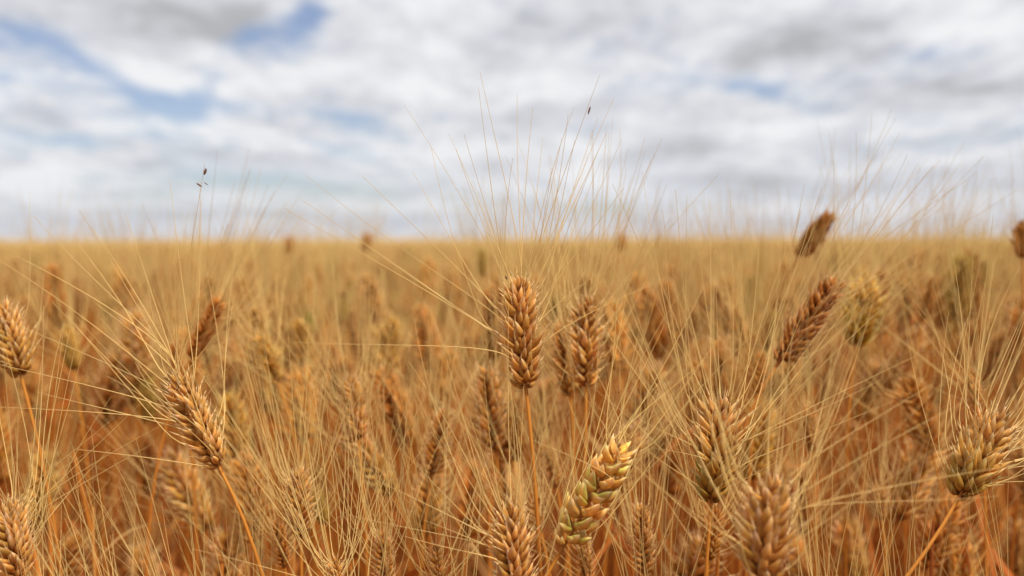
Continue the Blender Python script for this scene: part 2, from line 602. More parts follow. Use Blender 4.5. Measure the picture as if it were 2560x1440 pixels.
def stem_geo(geo, root, base, axis, lod=0, r=0.00155, mat=2):
    """a straw from the ground up to the foot of the ear"""
    n, k = (26, 8) if lod == 0 else (14, 5) if lod == 1 else (5, 3)
    h = base[2] - root[2]
    P = bezier(np.asarray(root, float), root + np.array([0, 0, h * .55]), base - axis * h * 0.20, np.asarray(base, float), n)
    t = np.linspace(0, 1, n)
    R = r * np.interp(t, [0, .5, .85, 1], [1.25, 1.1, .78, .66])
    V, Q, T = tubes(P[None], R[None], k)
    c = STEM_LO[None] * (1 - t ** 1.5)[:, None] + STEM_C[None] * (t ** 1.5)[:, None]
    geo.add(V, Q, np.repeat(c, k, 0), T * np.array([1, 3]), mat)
    return P


# ------------------------------------------------------------------ scene objects
def link(name, data, parent=None, color=None, basis=None):
    o = bpy.data.objects.new(name, data)
    C.objects.link(o)
    if parent is not None:
        o.parent = parent
    if color is not None:
        o.color = (*color, 1.0)
    if basis is not None:
        o.matrix_basis = Matrix([list(map(float, r)) for r in basis])
    return o


def tag(o, label=None, cat=None, group=None, kind=None):
    for k, v in (('label', label), ('category', cat), ('group', group), ('kind', kind)):
        if v:
            o[k] = v


# ground under the crop and the open field as far as the horizon
def ground_material():
    m = bpy.data.materials.new('soil_and_straw')
    m.use_nodes = True
    t = m.node_tree
    g = NG(t)
    pr = t.nodes['Principled BSDF']
    tc = g.n('ShaderNodeTexCoord').outputs['Object']
    a = g.noise(tc, 18, 6, .65)
    b = g.noise(tc, 160, 3, .6)
    c = g.mix(g.step(a, .35, .7), (.12, .045, .016, 1), (.30, .13, .04, 1))
    c = g.mix(g.step(b, .52, .7), c, (.46, .23, .07, 1))
    t.links.new(c, pr.inputs['Base Color'])
    pr.inputs['Roughness'].default_value = 0.9
    return m


def field_material():
    m = bpy.data.materials.new('far_crop')
    m.use_nodes = True
    t = m.node_tree
    g = NG(t)
    pr = t.nodes['Principled BSDF']
    tc = g.n('ShaderNodeTexCoord').outputs['Object']
    a = g.noise(tc, .35, 5, .6)
    b = g.noise(tc, 6.0, 4, .6)
    c = g.mix(g.step(a, .3, .7), (.42, .26, .08, 1), (.50, .33, .11, 1))
    c = g.mix(g.m('MULTIPLY', g.step(b, .5, .75), .5), c, (.42, .24, .07, 1))
    t.links.new(c, pr.inputs['Base Color'])
    pr.inputs['Roughness'].default_value = 0.85
    pr.inputs['Specular IOR Level'].default_value = 0.1
    return m


def sheet(name, xs, ys, zf, mat, kind):
    X, Y = np.meshgrid(xs, ys)
    V = np.stack([X, Y, zf(X, Y)], -1).reshape(-1, 3)
    nx, ny = len(xs), len(ys)
    i = np.arange(ny - 1)[:, None] * nx
    j = np.arange(nx - 1)[None, :]
    Q = np.stack([i + j, i + j + 1, i + nx + j + 1, i + nx + j], -1).reshape(-1, 4)
    g = Geo()
    g.add(V, Q, np.ones(3))
    o = link(name, g.mesh(name, [mat]))
    tag(o, kind=kind)
    return o


gr = np.random.default_rng(3)
xs = np.concatenate([[-4000, -900, -200, -60, -20], np.linspace(-8, 8, 81), [20, 60, 200, 900, 4000]])
ys = np.concatenate([[-4000, -900, -200, -40], np.linspace(-6, 12, 91), [30, 80, 200, 900, 4000]])
sheet('ground', xs, ys, lambda X, Y: np.where(np.hypot(X, Y) < 14, gr.normal(0, .006, X.shape), 0.0) - 0.004, ground_material(), 'structure')
FIELD_Y = 17.0
fy = FIELD_Y * (4000 / FIELD_Y) ** np.linspace(0, 1, 90)
fx = np.concatenate([-np.geomspace(4000, 22, 30), np.linspace(-20, 20, 140), np.geomspace(22, 4000, 30)])
sheet('field', fx, fy, lambda X, Y: 0.77 + gr.normal(0, .04, X.shape), field_material(), 'structure')

GROUP = 'ears of wheat standing in the field'


def look_frame(base, tip, roll):
    """axes of an ear that runs from base to tip; roll 0 shows a row of spikelets from the front, 90 the two rows side by side"""
    ax = unit(tip - base)
    w = unit(np.array([0, 0, CAM_Z]) - base)
    x = unit(w - ax * (w @ ax))
    y = np.cross(ax, x)
    a = math.radians(roll)
    x2 = x * math.cos(a) + y * math.sin(a)
    return np.stack([x2, np.cross(ax, x2), ax], 1)


TINTS = {'tan': (1, 1, 1), 'brown': (.80, .69, .54), 'dark': (.74, .60, .56), 'pale': (1.10, 1.14, 1.16), 'yellow': (1.0, 1.06, .80), 'olive': (.76, .90, .62), 'green': (.62, .90, .55), 'gold': (1.0, .92, .72), 'straw': (1.28, 1.46, 1.45), 'rust': (.94, .79, .62)}


def stalk(label, base, tip, d, dt=0.0, roll=0, tint='tan', n=20, bend=0.0, spread=1.0, awn=0.118, fat=1.0, detail=1, seed=0,
          hand=(), rand_awns=.75, olive=0.0, root=None, leaf=None, awn_r=0.00030, sky_awn=None, green_edge=0.0, plump=False):
    """one wheat plant: base and tip are pixels of its ear in the photograph, d metres away"""
    rng = np.random.default_rng(seed + int(base[0]) * 7 + int(base[1]))
    B, Tp = at(base[0], base[1], d), at(tip[0], tip[1], d + dt)
    L = np.linalg.norm(Tp - B)
    sc = L / (EAR_L * 0.985)
    R = look_frame(B, Tp, roll)
    if root is None:
        rx = B[0] - (Tp[0] - B[0]) * 0.45 + rng.normal(0, .02)
        ry = B[1] - (Tp[1] - B[1]) * 0.3 + rng.normal(0, .03)
    else:
        q = at(root[0], root[1], d)
        k = B[2] / max(B[2] - q[2], .05)
        rx, ry = B[0] + (q[0] - B[0]) * k, B[1] + (q[1] - B[1]) * min(k, 1.5)
    G = np.array([rx, ry, 0.0])
    o = link('wheat_stalk', None)
    o.location = G
    tag(o, label, 'wheat', GROUP)
    tc = np.array(TINTS[tint])
    g = Geo()
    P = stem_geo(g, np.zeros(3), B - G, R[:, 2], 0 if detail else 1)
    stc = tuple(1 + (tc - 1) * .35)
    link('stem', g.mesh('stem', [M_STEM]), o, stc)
    if leaf:
        g = Geo()
        i = int(len(P) * rng.uniform(.3, .62))
        leaf_geo(g, rng, P[i], rng.uniform(0, 6.28), rng.uniform(.12, .2), rng.uniform(.0035, .0055), 0)
        link('leaf', g.mesh('leaf', [M_LEAF]), o)
    A = np.eye(4)
    A[:3, :3] = R * sc
    A[:3, 3] = B - G
    sp, aw = ear_plan(rng, n, bend, spread, awn / sc, fat, awn_share=rand_awns)
    g = Geo()
    rachis(g, bend)

    def tint_at(s):
        k = np.clip(1 - s / .75, 0, 1) * olive
        return tc * (1 - k) + tc * np.array([.66, .76, .42]) * k

    if detail == 0:
        for (M, s, k) in sp:
            V, Q, K, T, _ = SPIKELETS[k].geo.arrays()
            g.add(apply(M, V), Q, K * tint_at(s), T)
        ear = link('ear', g.mesh('ear', [M_HUSK]), o, (1, 1, 1), A)
    else:
        ear = link('ear', g.mesh('ear', [M_HUSK]), o, tuple(tc), A)
        for (M, s, k) in sp:
            c = tint_at(s) * (1 + rng.normal(0, .06))
            link('spikelet', ((PLUMP_GREEN_SPIKELETS if plump else GREEN_SPIKELETS) if rng.random() < green_edge * (1.25 - s) else PLUMP_SPIKELETS if plump else SPIKELETS)[k].me, ear, tuple(c), M)
    # awns
    AI = np.linalg.inv(A)
    paths = []
    for (s, tx, ty, dd) in hand:
        i = int(min(len(sp) - 1, max(0, s * len(sp))))
        M = sp[i][0]
        tw = at(tx, ty, d + dd) - G
        tl = (AI @ np.append(tw, 1))[:3]
        best = None
        for (Bf, Rf, awn_) in SPIKELETS[sp[i][2]].frames[2:]:
            p0 = apply(M @ Bf, np.array([[0.30, 0, 0.985]]))[0]
            d0 = unit(M[:3, :3] @ Rf @ np.array([.1, 0, 1]))
            q = unit(tl - p0) @ d0
            if best is None or q > best[0]:
                best = (q, p0, d0)
        _, p0, d0 = best
        ln = np.linalg.norm(tl - p0)
        c1 = p0 + d0 * ln * .12
        c2 = p0 + (tl - p0) * .55 + rng.normal(0, .018, 3) * ln + (d0 - unit(tl - p0)) * ln * .06
        paths.append(bezier(p0, c1, c2, tl, 14))
    for (i, t0, d0, d1, ln) in aw:
        paths.append(awn_path(t0, d0, d1, ln, rng, 14))
    paths = np.array(paths)
    ra = awn_radius(14, awn_r / sc)
    acol = 1 + (tc - 1) * .3
    if detail >= 2:
        for p in paths[:100]:
            V, Q, T = tubes(p[None], ra[None] * rng.uniform(.85, 1.1), 5)
            g = Geo()
            g.add(V, Q, awn_colour(14, 5, 1), T)
            link('awn', g.mesh('awn', [M_AWN]), ear, tuple(acol * (1 + rng.normal(0, .05))))
    else:
        m = len(paths)
        V, Q, T = tubes(paths, np.broadcast_to(ra, (m, 14)) * rng.uniform(.85, 1.1, (m, 1)), 4)
        g = Geo()
        g.add(V, Q, awn_colour(14, 4, m), T)
        link('beard', g.mesh('beard', [M_AWN]), ear, tuple(acol))
    return o, G, A, ear


LATER = []
PLACED = []
HEROES = []     # (label stub, pixel x, pixel y) of the ears that other labels refer to


def hero(short, label, base, tip, d, **kw):
    r = stalk(label, base, tip, d, **kw)
    PLACED.append((base, tip))
    if short:
        HEROES.append((short, (base[0] + tip[0]) / 2, (base[1] + tip[1]) / 2))
    return r


# the ears that the photograph shows sharp
hero('the sharp ear', 'sharp upright tan ear in the middle, one awn sticking out level from its flank', (1315, 972), (1283, 692), .610, detail=2, roll=6, n=18,
     fat=1.14, bend=.10, rand_awns=.22, leaf=False, root=(1323, 1440), hand=[
         (.99, 1200, 180, .0), (.93, 1196, 218, -.01), (.97, 1293, 235, .01), (.95, 1332, 268, .0), (.88, 1435, 268, -.005), (.82, 1499, 188, .0), (.76, 1535, 245, .01), (.72, 1010, 262, .0),
         (.84, 1122, 335, .005), (.78, 1160, 335, -.01), (.62, 1032, 430, .01), (.52, 765, 438, .0), (.42, 710, 521, .0), (.56, 905, 440, .012), (.66, 1140, 372, -.01), (.34, 755, 500, .02),
         (.22, 735, 856, -.01), (.91, 1282, 395, -.01), (.86, 1357, 345, .01), (.6, 1560, 470, .0), (.64, 1515, 335, -.01), (.46, 1610, 600, .01), (.36, 1480, 690, -.015), (.7, 1405, 345, .01),
         (.3, 1390, 560, -.02), (.5, 1250, 560, -.02), (.8, 1450, 440, .015), (.26, 1660, 700, .01), (.4, 880, 590, .015), (.68, 1380, 420, -.015)])
hero('the green-striped ear', 'pale ear with green-edged scales, its two rows in a neat zigzag, tilted over', (1408, 1368), (1566, 1098), .575, detail=2, roll=82, n=14, tint='straw', plump=True, fat=1.1, bend=-.08,
     olive=.15, green_edge=.6, rand_awns=.5, leaf=False, root=(1352, 1500), spread=.7, awn=.105, hand=[
         (.9, 1545, 700, .0), (.8, 1490, 930, -.01), (.7, 1440, 960, .0), (.95, 1660, 940, .0), (.9, 1720, 880, .01), (.85, 1800, 840, .0), (.6, 1420, 1000, -.01), (.5, 1330, 1100, .0),
         (.4, 1700, 990, .0), (.3, 1740, 960, -.01), (.2, 1680, 1040, .0), (.95, 1600, 820, .01), (.75, 1760, 900, .0), (.1, 1690, 1110, .0)])
hero('the plump ear', 'plump tan ear cut by the lower edge, below and beside the green-striped one', (1297, 1508), (1274, 1268), .568, detail=2, roll=8, n=18, fat=1.34, rand_awns=.35, leaf=False, hand=[
    (.5, 872, 1288, .0), (.6, 1000, 1120, .0), (.7, 1060, 1040, .0), (.8, 1110, 930, .01), (.85, 1160, 1000, -.01), (.9, 1210, 930, .0), (.95, 1260, 850, .0), (.9, 1310, 960, .01), (.8, 1370, 940, .0),
    (.75, 1425, 890, .0), (.7, 1440, 1000, -.01), (.6, 1395, 1090, .0), (.55, 1060, 1300, .0), (.4, 1010, 1340, .01), (.65, 940, 1200, -.01), (.86, 1290, 1020, -.01)])
hero('the leaning ear', 'tan ear leaning back, dark open scales down one flank and awns fanning wide', (548, 1168), (422, 932), .625, detail=2, roll=58, n=21, fat=1.04, bend=.18, awn_r=.00036,
     rand_awns=.45, leaf=False, root=(566, 1440), hand=[
         (.95, 85, 540, .0), (.9, 0, 652, .0), (.8, -90, 760, .01), (.85, 313, 535, .0), (.95, 440, 640, -.01), (.7, 512, 410, .0), (.75, 500, 452, .005), (.9, 365, 690, .0), (.6, 0, 912, -.01),
         (.5, 0, 1018, -.02), (.85, 240, 760, .01), (.8, 545, 640, .0), (.6, 600, 760, .0), (.5, 585, 900, .01), (.4, 90, 980, .0), (.95, 40, 640, .015), (.7, 570, 560, .0)])
hero('the olive-footed ear', 'broad tan ear with an olive lower half, level with the green-striped one', (1778, 1258), (1802, 1000), .60, detail=2, roll=18, n=18, fat=1.38, olive=.8, green_edge=.5, spread=1.25, awn=.135, rand_awns=1.0, leaf=False, hand=[
    (.9, 1700, 690, .0), (.8, 1640, 760, .0), (.95, 1790, 700, .0), (.7, 1870, 720, .01), (.6, 2050, 900, .0), (.5, 2290, 890, -.01), (.55, 2200, 950, .0), (.4, 1600, 1050, .0), (.3, 1630, 1120, .0)])
hero('the large soft ear', 'large pale tan ear in front, soft with blur and cut by the lower edge', (1905, 1470), (1925, 1205), .500, detail=2, roll=12, n=17, tint='tan', fat=1.6, spread=1.2, awn=.13, rand_awns=1.0, leaf=False, hand=[
    (.7, 2560, 1160, .0), (.8, 2420, 1000, .0), (.9, 2330, 960, .02), (.5, 2500, 1240, .01), (.85, 2250, 860, .01), (.95, 2120, 850, .0), (.9, 1650, 860, .0), (.8, 1560, 900, .01)])
hero('the drooping ear', 'heavy drooping ear with pale crown and olive underside, straw bowed below it', (2398, 1242), (2500, 1045), .60, dt=.01, detail=2, roll=35, n=18, fat=1.62, bend=-.12, olive=.7, rand_awns=.9, leaf=False, root=(2300, 1440),
     hand=[(.3, 2700, 1150, .0), (.2, 2690, 1200, .0), (.5, 2720, 1080, .0), (.8, 2330, 700, .0), (.85, 2280, 760, .01), (.9, 2600, 700, .0), (.95, 2700, 760, .01)])
hero('the corner ear', 'tan ear rising from the lower corner with awns streaming up across the straw', (45, 1452), (22, 1262), .575, detail=2, roll=14, n=18, fat=1.5, rand_awns=.8, leaf=False,
     hand=[(.9, 45, 960, .0), (.95, 10, 990, .0), (.8, 290, 1040, .0), (.7, 350, 1010, .01), (.75, 410, 1060, .0), (.85, 220, 1130, -.01), (.6, 380, 1110, .01)])
# the ears just behind them
hero('the twin ear', 'tan upright ear standing close behind the sharp middle one', (1465, 968), (1463, 740), .715, detail=1, roll=-12, n=20, fat=1.16, spread=.9, awn=.122, tint='tan', leaf=False, root=(1450, 1300),
     hand=[(.9, 1640, 378, .0), (.85, 1655, 345, .0), (.95, 1612, 345, .0), (.8, 1570, 372, .0), (.9, 1522, 330, .0), (.6, 1800, 432, .0), (.8, 1580, 440, .0)])
hero('', 'half hidden ear with olive foot, tucked between two upright tan ears', (1425, 990), (1402, 800), .76, detail=1, roll=70, n=20, fat=1.1, olive=.35)
hero('the dark ear', 'dark purplish brown ear leaning over a thicket of awns', (1948, 905), (2100, 692), .715, dt=.01, detail=1, roll=65, n=22, tint='dark', fat=.92, rand_awns=.5, spread=.55, awn=.13, leaf=False,
     hand=[(.9, 2460, 390, .0), (.85, 2445, 430, .0), (.95, 2083, 400, .0), (.8, 2180, 285, .0), (.7, 2550, 470, .0), (.8, 2360, 470, .01), (.6, 2500, 560, .0), (.9, 2140, 330, .0)])
hero('the greenish ear', 'wide straw-coloured ear with green foot on a bare orange straw', (2140, 865), (2165, 705), .86, detail=1, roll=10, n=18, tint='yellow', fat=1.8, olive=.75, spread=.9, awn=.13, leaf=False, root=(2148, 1440))
hero('the skyline ear', 'brown stub of an ear standing clear against the sky above the crop', (1998, 642), (2076, 534), .98, dt=-.02, detail=1, roll=70, n=17, tint='brown', fat=1.35, spread=.8, awn=.10, rand_awns=.45, leaf=False)
hero('the rusty ear', 'rusty brown ear slanting up behind the awns of the leaning ear', (478, 895), (552, 742), .82, detail=1, roll=70, n=22, tint='rust', fat=.98, awn=.12)
hero('', 'short rusty ear half hidden between the slanting rusty one and the leaning tan one', (450, 945), (432, 855), .86, detail=1, roll=60, n=18, tint='rust')
hero('the cut ear', 'thick tan ear cut by the frame edge, shadowed underneath, leaning out', (52, 940), (2, 768), .70, detail=1, roll=25, n=18, fat=1.55, olive=.3, awn=.085, rand_awns=.4)
hero('the yellow-green ear', 'pale yellow-green blurred ear beside the awns sweeping in from the leaning ear', (185, 925), (165, 815), .98, detail=1, roll=40, n=18, tint='yellow', olive=.5, fat=1.25)
hero('the slim ear', 'slim yellow ear with a bleached tip over the rust-coloured straw', (695, 958), (650, 838), .86, detail=1, roll=75, n=19, tint='yellow', fat=1.15)
hero('', 'small green unripe ear far into the crop', (770, 850), (773, 780), 1.15, detail=1, roll=40, n=16, tint='green', fat=1.1)
hero('the ragged ear', 'tan ear low down among crossing awns with a ragged pale crown', (752, 1345), (745, 1172), .665, detail=1, roll=-10, n=20, fat=1.18)
hero('', 'dull tan ear tucked under the low one with the ragged crown', (712, 1420), (692, 1300), .70, detail=1, roll=70, n=20, tint='rust', fat=1.1)
hero('', 'small dark olive ear peering out behind the low tan one', (808, 1310), (792, 1225), .80, detail=1, roll=40, n=16, tint='olive', fat=1.3)
hero('the cream ear', 'broad cream ear blurred below the dark flank of the leaning ear', (520, 1330), (415, 1135), .88, detail=1, roll=15, n=19, tint='pale', fat=1.25, olive=.3)
hero('the two-rowed ear', 'soft tan ear with two open rows above the crossing awns', (895, 1100), (876, 945), .79, detail=1, roll=20, n=20, fat=1.25)
hero('', 'narrow tan ear blurred just beyond the middle ear, under its level awn', (1240, 1130), (1213, 912), .78, detail=1, roll=80, n=22, fat=1.05, tint='tan')
hero('', 'pale-tipped tan ear between the soft two-rowed ear and the narrow hanging one', (1080, 1190), (1112, 1022), .78, detail=1, roll=75, n=21, fat=1.15)
hero('', 'faint tan ear behind the bare straw of the middle ear', (1392, 1220), (1366, 1095), .83, detail=1, roll=60, n=18)
hero('', 'tan ear with two plain rows low behind the green-striped one', (1612, 1440), (1602, 1258), .675, detail=1, roll=82, n=20, fat=1.02)
hero('', 'tan ear straight below the foot of the green-striped one', (1470, 1470), (1456, 1335), .69, detail=1, roll=60, n=18)
hero('', 'dim ear showing just beyond the plump one at the lower edge', (1352, 1330), (1332, 1250), .72, detail=1, roll=20, n=16)
hero('', 'dull tan ear directly below the olive-footed one', (1772, 1400), (1790, 1272), .68, detail=1, roll=20, n=18, tint='rust', fat=1.3, olive=.4)
hero('', 'bleached ragged crown of an ear just over the lower edge', (846, 1490), (836, 1395), .60, detail=1, roll=10, n=14, tint='pale', fat=1.3)
hero('', 'slender tan ear at the lower edge near the bleached crown', (966, 1480), (955, 1325), .66, detail=1, roll=70, n=20, fat=1.05)
hero('', 'small tan ear at the lower edge between the slender one and the plump one', (1100, 1490), (1086, 1358), .66, detail=1, roll=30, n=18)
hero('', 'pale ear tip peeping over the crown of the drooping heavy ear', (2440, 1010), (2428, 925), .78, detail=1, roll=40, n=16, tint='pale', fat=1.3)
hero('', 'small ear wrapped in curled dry leaves under the greenish fan-shaped ear', (2205, 1300), (2195, 1200), .80, detail=1, roll=40, n=16, fat=1.0, leaf=True)
hero('the brown ear', 'brown blurred ear standing above the drooping heavy one', (2308, 800), (2338, 690), .98, detail=1, roll=70, n=20, tint='brown')
hero('', 'blurred olive ear high beside the brown blurred one', (2455, 722), (2460, 650), 1.2, detail=1, roll=20, n=18, tint='olive', fat=1.2)
hero('', 'brown ear cut by the frame edge at the skyline', (2556, 645), (2552, 555), .95, detail=1, roll=20, n=16, tint='brown', fat=1.5, rand_awns=.3, awn=.085)
hero('', 'reddish dark ear behind three tall crossing awns', (1800, 805), (1792, 712), 1.1, detail=1, roll=70, n=18, tint='dark')
hero('', 'pale thin ear beside the reddish dark one', (1865, 870), (1836, 765), .95, detail=1, roll=75, n=20, tint='tan')
hero('', 'tan ear half buried under the foot of the dark leaning ear', (1892, 985), (1905, 880), .80, detail=1, roll=30, n=18, tint='gold', fat=1.2)
hero('', 'tan ear low behind the awns between the olive-footed ear and the bare orange straw', (2030, 1130), (2022, 1010), .80, detail=1, roll=60, n=18, fat=1.1)
hero('', 'reddish ear in the haze below the brown one against the sky', (1974, 722), (1955, 655), 1.3, detail=0, roll=40, n=18, tint='rust')
hero('', 'dark olive ear in the haze just over the sharp ear', (1205, 692), (1205, 622), 1.35, detail=0, roll=30, n=18, tint='olive', fat=1.1)
hero('', 'brown far ear poking over the skyline beside the longest slanting awns', (912, 628), (919, 586), 1.75, detail=0, roll=30, n=16, tint='rust', fat=1.9, awn=.07)
hero('', 'brown far ear poking over the skyline behind the soft ear', (1549, 628), (1556, 588), 1.6, detail=0, roll=60, n=16, tint='rust', fat=1.9, awn=.07)
hero('', 'thin brown far ear on the skyline apart from the rest', (722, 632), (724, 594), 2.0, detail=0, roll=30, n=16, tint='rust', fat=1.9, awn=.07)
hero('', 'rusty far ear in the gold haze between two skyline ears', (799, 702), (793, 655), 1.6, detail=0, roll=40, n=18, tint='rust')
hero('', 'olive far ear in the haze above the slim yellow one', (865, 802), (860, 748), 1.3, detail=0, roll=30, n=18, tint='olive')
hero('', 'brown far ear in the haze beyond the soft ear, topmost there', (1684, 705), (1698, 660), 1.6, detail=0, roll=40, n=18, tint='brown')
hero('', 'rusty far ear in the haze just beside the soft ear', (1612, 725), (1604, 680), 1.6, detail=0, roll=30, n=18, tint='rust')
hero('', 'dark far ear low in the haze over the leaning ear', (350, 760), (342, 700), 1.5, detail=0, roll=30, n=18, tint='brown')
hero('', 'rusty far ear near the skyline over the cut thick ear', (150, 700), (158, 655), 1.7, detail=0, roll=30, n=18, tint='rust')

# soft ears crowding the low ground between the sharp ones
taken = [(240, 1200), (310, 1330), (160, 1120), (2170, 1120), (2250, 1340)] + [((a[0] + b[0]) / 2, (a[1] + b[1]) / 2) for a, b in PLACED]
rf = np.random.default_rng(611)
FILL = []
for _ in range(4000):
    x, y = rf.uniform(-20, 2580), rf.uniform(820, 1460)
    if len(FILL) >= 44:
        break
    if min(math.hypot(x - a, (y - b) * .7) for a, b in taken) < 92:
        continue
    taken.append((x, y))
    FILL.append((x, y))
for q, (x, y) in enumerate(FILL):
    dd = rf.uniform(.82, 1.12) if y > 1000 else rf.uniform(1.0, 1.35)
    ln = rf.uniform(66, 78) * F_PX / dd / 1000
    le = rf.normal(0, .24)
    tn = ['tan', 'gold', 'gold', 'rust', 'tan', 'yellow', 'tan', 'pale', 'pale'][int(rf.integers(0, 9))]
    o = stalk('', (x - math.sin(le) * ln / 2, y + math.cos(le) * ln / 2), (x + math.sin(le) * ln / 2, y - math.cos(le) * ln / 2), dd, dt=rf.normal(0, .015), detail=1 if y > 1000 else 0,
              roll=rf.uniform(0, 90), n=int(rf.integers(17, 21)), tint=tn, fat=rf.uniform(1.15, 1.45), bend=rf.normal(0, .1), rand_awns=.6, seed=q, spread=rf.uniform(.6, 1), awn=rf.uniform(.09, .12), olive=max(0, rf.normal(0, .3)))[0]
    LATER.append((o, tn, x, y))

# ears whose tops stay below the frame: their awns rise into it
rg = np.random.default_rng(77)
low_x = [-120, 130, 330, 520, 640, 905, 1150, 1640, 2060, 2250, 2590]
for q, x in enumerate(low_x):
    y = rg.uniform(1490, 1590)
    dd = rg.uniform(.56, .70)
    x2 = x + rg.normal(0, 55)
    near = 'the sharp ear' if abs(x - 1300) < 220 else ''
    stalk('ear below the lower edge, only its fine awns rising into view', (x, y + 250 * .61 / dd), (x2, y), dd, detail=0, roll=rg.uniform(0, 90), n=19, spread=rg.uniform(.7, 1.1), awn=rg.uniform(.11, .135), seed=q, rand_awns=.62)

# dry flecks caught on awn tips
fm = bpy.data.materials.new('dark_fleck')
fm.use_nodes = True
_g = NG(fm.node_tree)
_p = fm.node_tree.nodes['Principled BSDF']
_n = _g.noise(_g.n('ShaderNodeTexCoord').outputs['Object'], 900, 3)
fm.node_tree.links.new(_g.mix(_n, (.08, .032, .018, 1), (.20, .09, .05, 1)), _p.inputs['Base Color'])
_p.inputs['Roughness'].default_value = .7


def fleck(label, a, b, d, w):
    A_, B_ = at(*a, d), at(*b, d)
    n = 9
    t = np.linspace(0, 1, n)
    P = A_[None] + (B_ - A_)[None] * t[:, None] + np.array([0, 0.0004, 0])[None] * np.sin(np.pi * t)[:, None]
    R = w * np.sin(np.pi * (0.04 + .92 * t)) ** .6
    V, Q, T = tubes(P[None], R[None], 8)
    g = Geo()
    g.add(V - A_, Q, np.ones(3), T)
    o = link('fleck', g.mesh('fleck', [fm]))
    o.location = A_
    tag(o, label, 'fleck', 'dry flecks caught on the awns')


fleck('dark seed-like fleck on the highest of two awn tips against the sky', (510, 437), (515, 421), .63, .0009)
fleck('brown fleck lying across two awns just below the dark seed-like one', (491, 458), (505, 467), .628, .00055)
fleck('pale brown wisp beside the fleck that crosses two awns', (510, 456), (520, 463), .632, .0003)
fleck('slim dark fleck on a long awn of the sharp middle ear', (1470, 286), (1476, 266), .61, .00055)
fleck('tiny black fleck at the top of the sharp middle ear', (1264, 690), (1268, 699), .603, .0006)

# ------------------------------------------------------------------ the crop behind: copies of a few plants, then one mass
def plant_parts(seed, lod):
    """arrays of one upright plant at the origin: dict part -> Geo, ear foot height about 0.76"""
    rng = np.random.default_rng(seed)
    lean = math.radians(abs(rng.normal(0, 17)) + 2)
    az = rng.uniform(0, 6.28)
    ax = unit(np.array([math.sin(lean) * math.cos(az), math.sin(lean) * math.sin(az), math.cos(lean)]))
    H = 0.706 - 0.02 * lean
    base = np.array([ax[0] * .05, ax[1] * .05, H])
    tips = base + ax
    x = unit(np.cross(ax, unit(rng.normal(0, 1, 3))))
    R = np.stack([x, np.cross(ax, x), ax], 1)
    A = np.eye(4)
    A[:3, :3] = R * rng.uniform(.92, 1.06)
    A[:3, 3] = base
    out = {}
    g = out['stem'] = Geo()
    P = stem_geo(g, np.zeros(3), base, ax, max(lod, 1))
    n = {1: 20, 2: 17, 3: 13}[lod]
    sp, aw = ear_plan(rng, n, rng.normal(0, .1), rng.uniform(.5, .9), rng.uniform(.085, .11), rng.uniform(1.15, 1.4))
    g = out['ear'] = Geo()
    rachis(g, 0, lod)
    for (M, s, k) in sp:
        spikelet_geo(g, rng, lod, A @ M, frames=SPIKELETS[k].frames)
    V = g.V[0]
    g.V[0] = apply(A, V).astype(np.float32)
    g = out['beard'] = Geo()
    keep = {1: 22, 2: 15, 3: 10}[lod]
    aw = [aw[i] for i in rng.permutation(len(aw))[:keep]]
    m, npt = len(aw), {1: 9, 2: 4, 3: 3}[lod]
    Pp = np.array([apply(A, awn_path(t, d0, d1, ln, rng, npt)) for (i, t, d0, d1, ln) in aw])
    ra = np.broadcast_to(awn_radius(npt, .00032 if lod < 3 else .00040), (m, npt))
    if lod < 3:
        V, Q, T = tubes(Pp, ra, 3)
        g.add(V, Q, awn_colour(npt, 3, m), T, 1)
    else:
        dr = unit(Pp[:, -1] - Pp[:, 0])
        sd = unit(np.cross(dr, rng.normal(0, 1, dr.shape)))
        V, Q, T = ribbons(Pp, ra, np.broadcast_to(sd[:, None], Pp.shape))
        g.add(V, Q, awn_colour(npt, 2, m), T, 1)
    g = out['leaf'] = Geo()
    for q in range({1: 1, 2: 4, 3: 2}[lod]):
        f = rng.uniform(.25, .72)
        i = min(int(f * len(P)), len(P) - 1)
        leaf_geo(g, rng, P[i], rng.uniform(0, 6.28), rng.uniform(.12, .24), rng.uniform(.003, .0055), lod)
    for q in range({1: 0, 2: 3, 3: 1}[lod]):
        a, r = rng.uniform(0, 6.28), rng.uniform(.02, .07)
        f = np.array([math.cos(a) * r, math.sin(a) * r, 0])
        stem_geo(out['stem'], f, f * rng.uniform(.6, 1.6) + np.array([0, 0, H * rng.uniform(.7, .97)]), unit(rng.normal(0, .18, 3) + np.array([0, 0, 1])), lod, r=rng.uniform(.0012, .002))
    return out


TINT_LIST = ['tan', 'tan', 'gold', 'rust', 'gold', 'brown', 'pale', 'olive', 'tan', 'rust', 'pale', 'yellow']
WORDS = {'tan': 'tan', 'gold': 'golden', 'pale': 'pale', 'rust': 'rusty', 'yellow': 'yellowish', 'brown': 'brown', 'olive': 'olive'}
rs = np.random.default_rng(2024)
N_IND, D0, HALF = 184, 0.95, 0.62
pts = []
# nearest ones become things of their own; beyond them all is one mass
dens = 140.0
for _ in range(9000):
    d = math.sqrt(rs.uniform(D0 ** 2, 2.4 ** 2))
    x = rs.uniform(-HALF, HALF) * d
    pts.append((d, x))
area = HALF * (2.4 ** 2 - D0 ** 2)
pts = pts[:int(area * dens)]
inside = sorted([p for p in pts if abs(p[1]) < p[0] * .545])
ind = inside[:N_IND]
D1 = ind[-1][0]
rest = [p for p in pts if not (p[0] <= D1 and abs(p[1]) < p[0] * .545)]

def rise(t):
    """the crop stands a little taller on one side"""
    return 1 + .022 * np.clip((np.asarray(t) - .08) / .3, 0, 1)


def heights(m):
    return np.clip(rs.normal(1.03, .055, m), .88, 1.118)


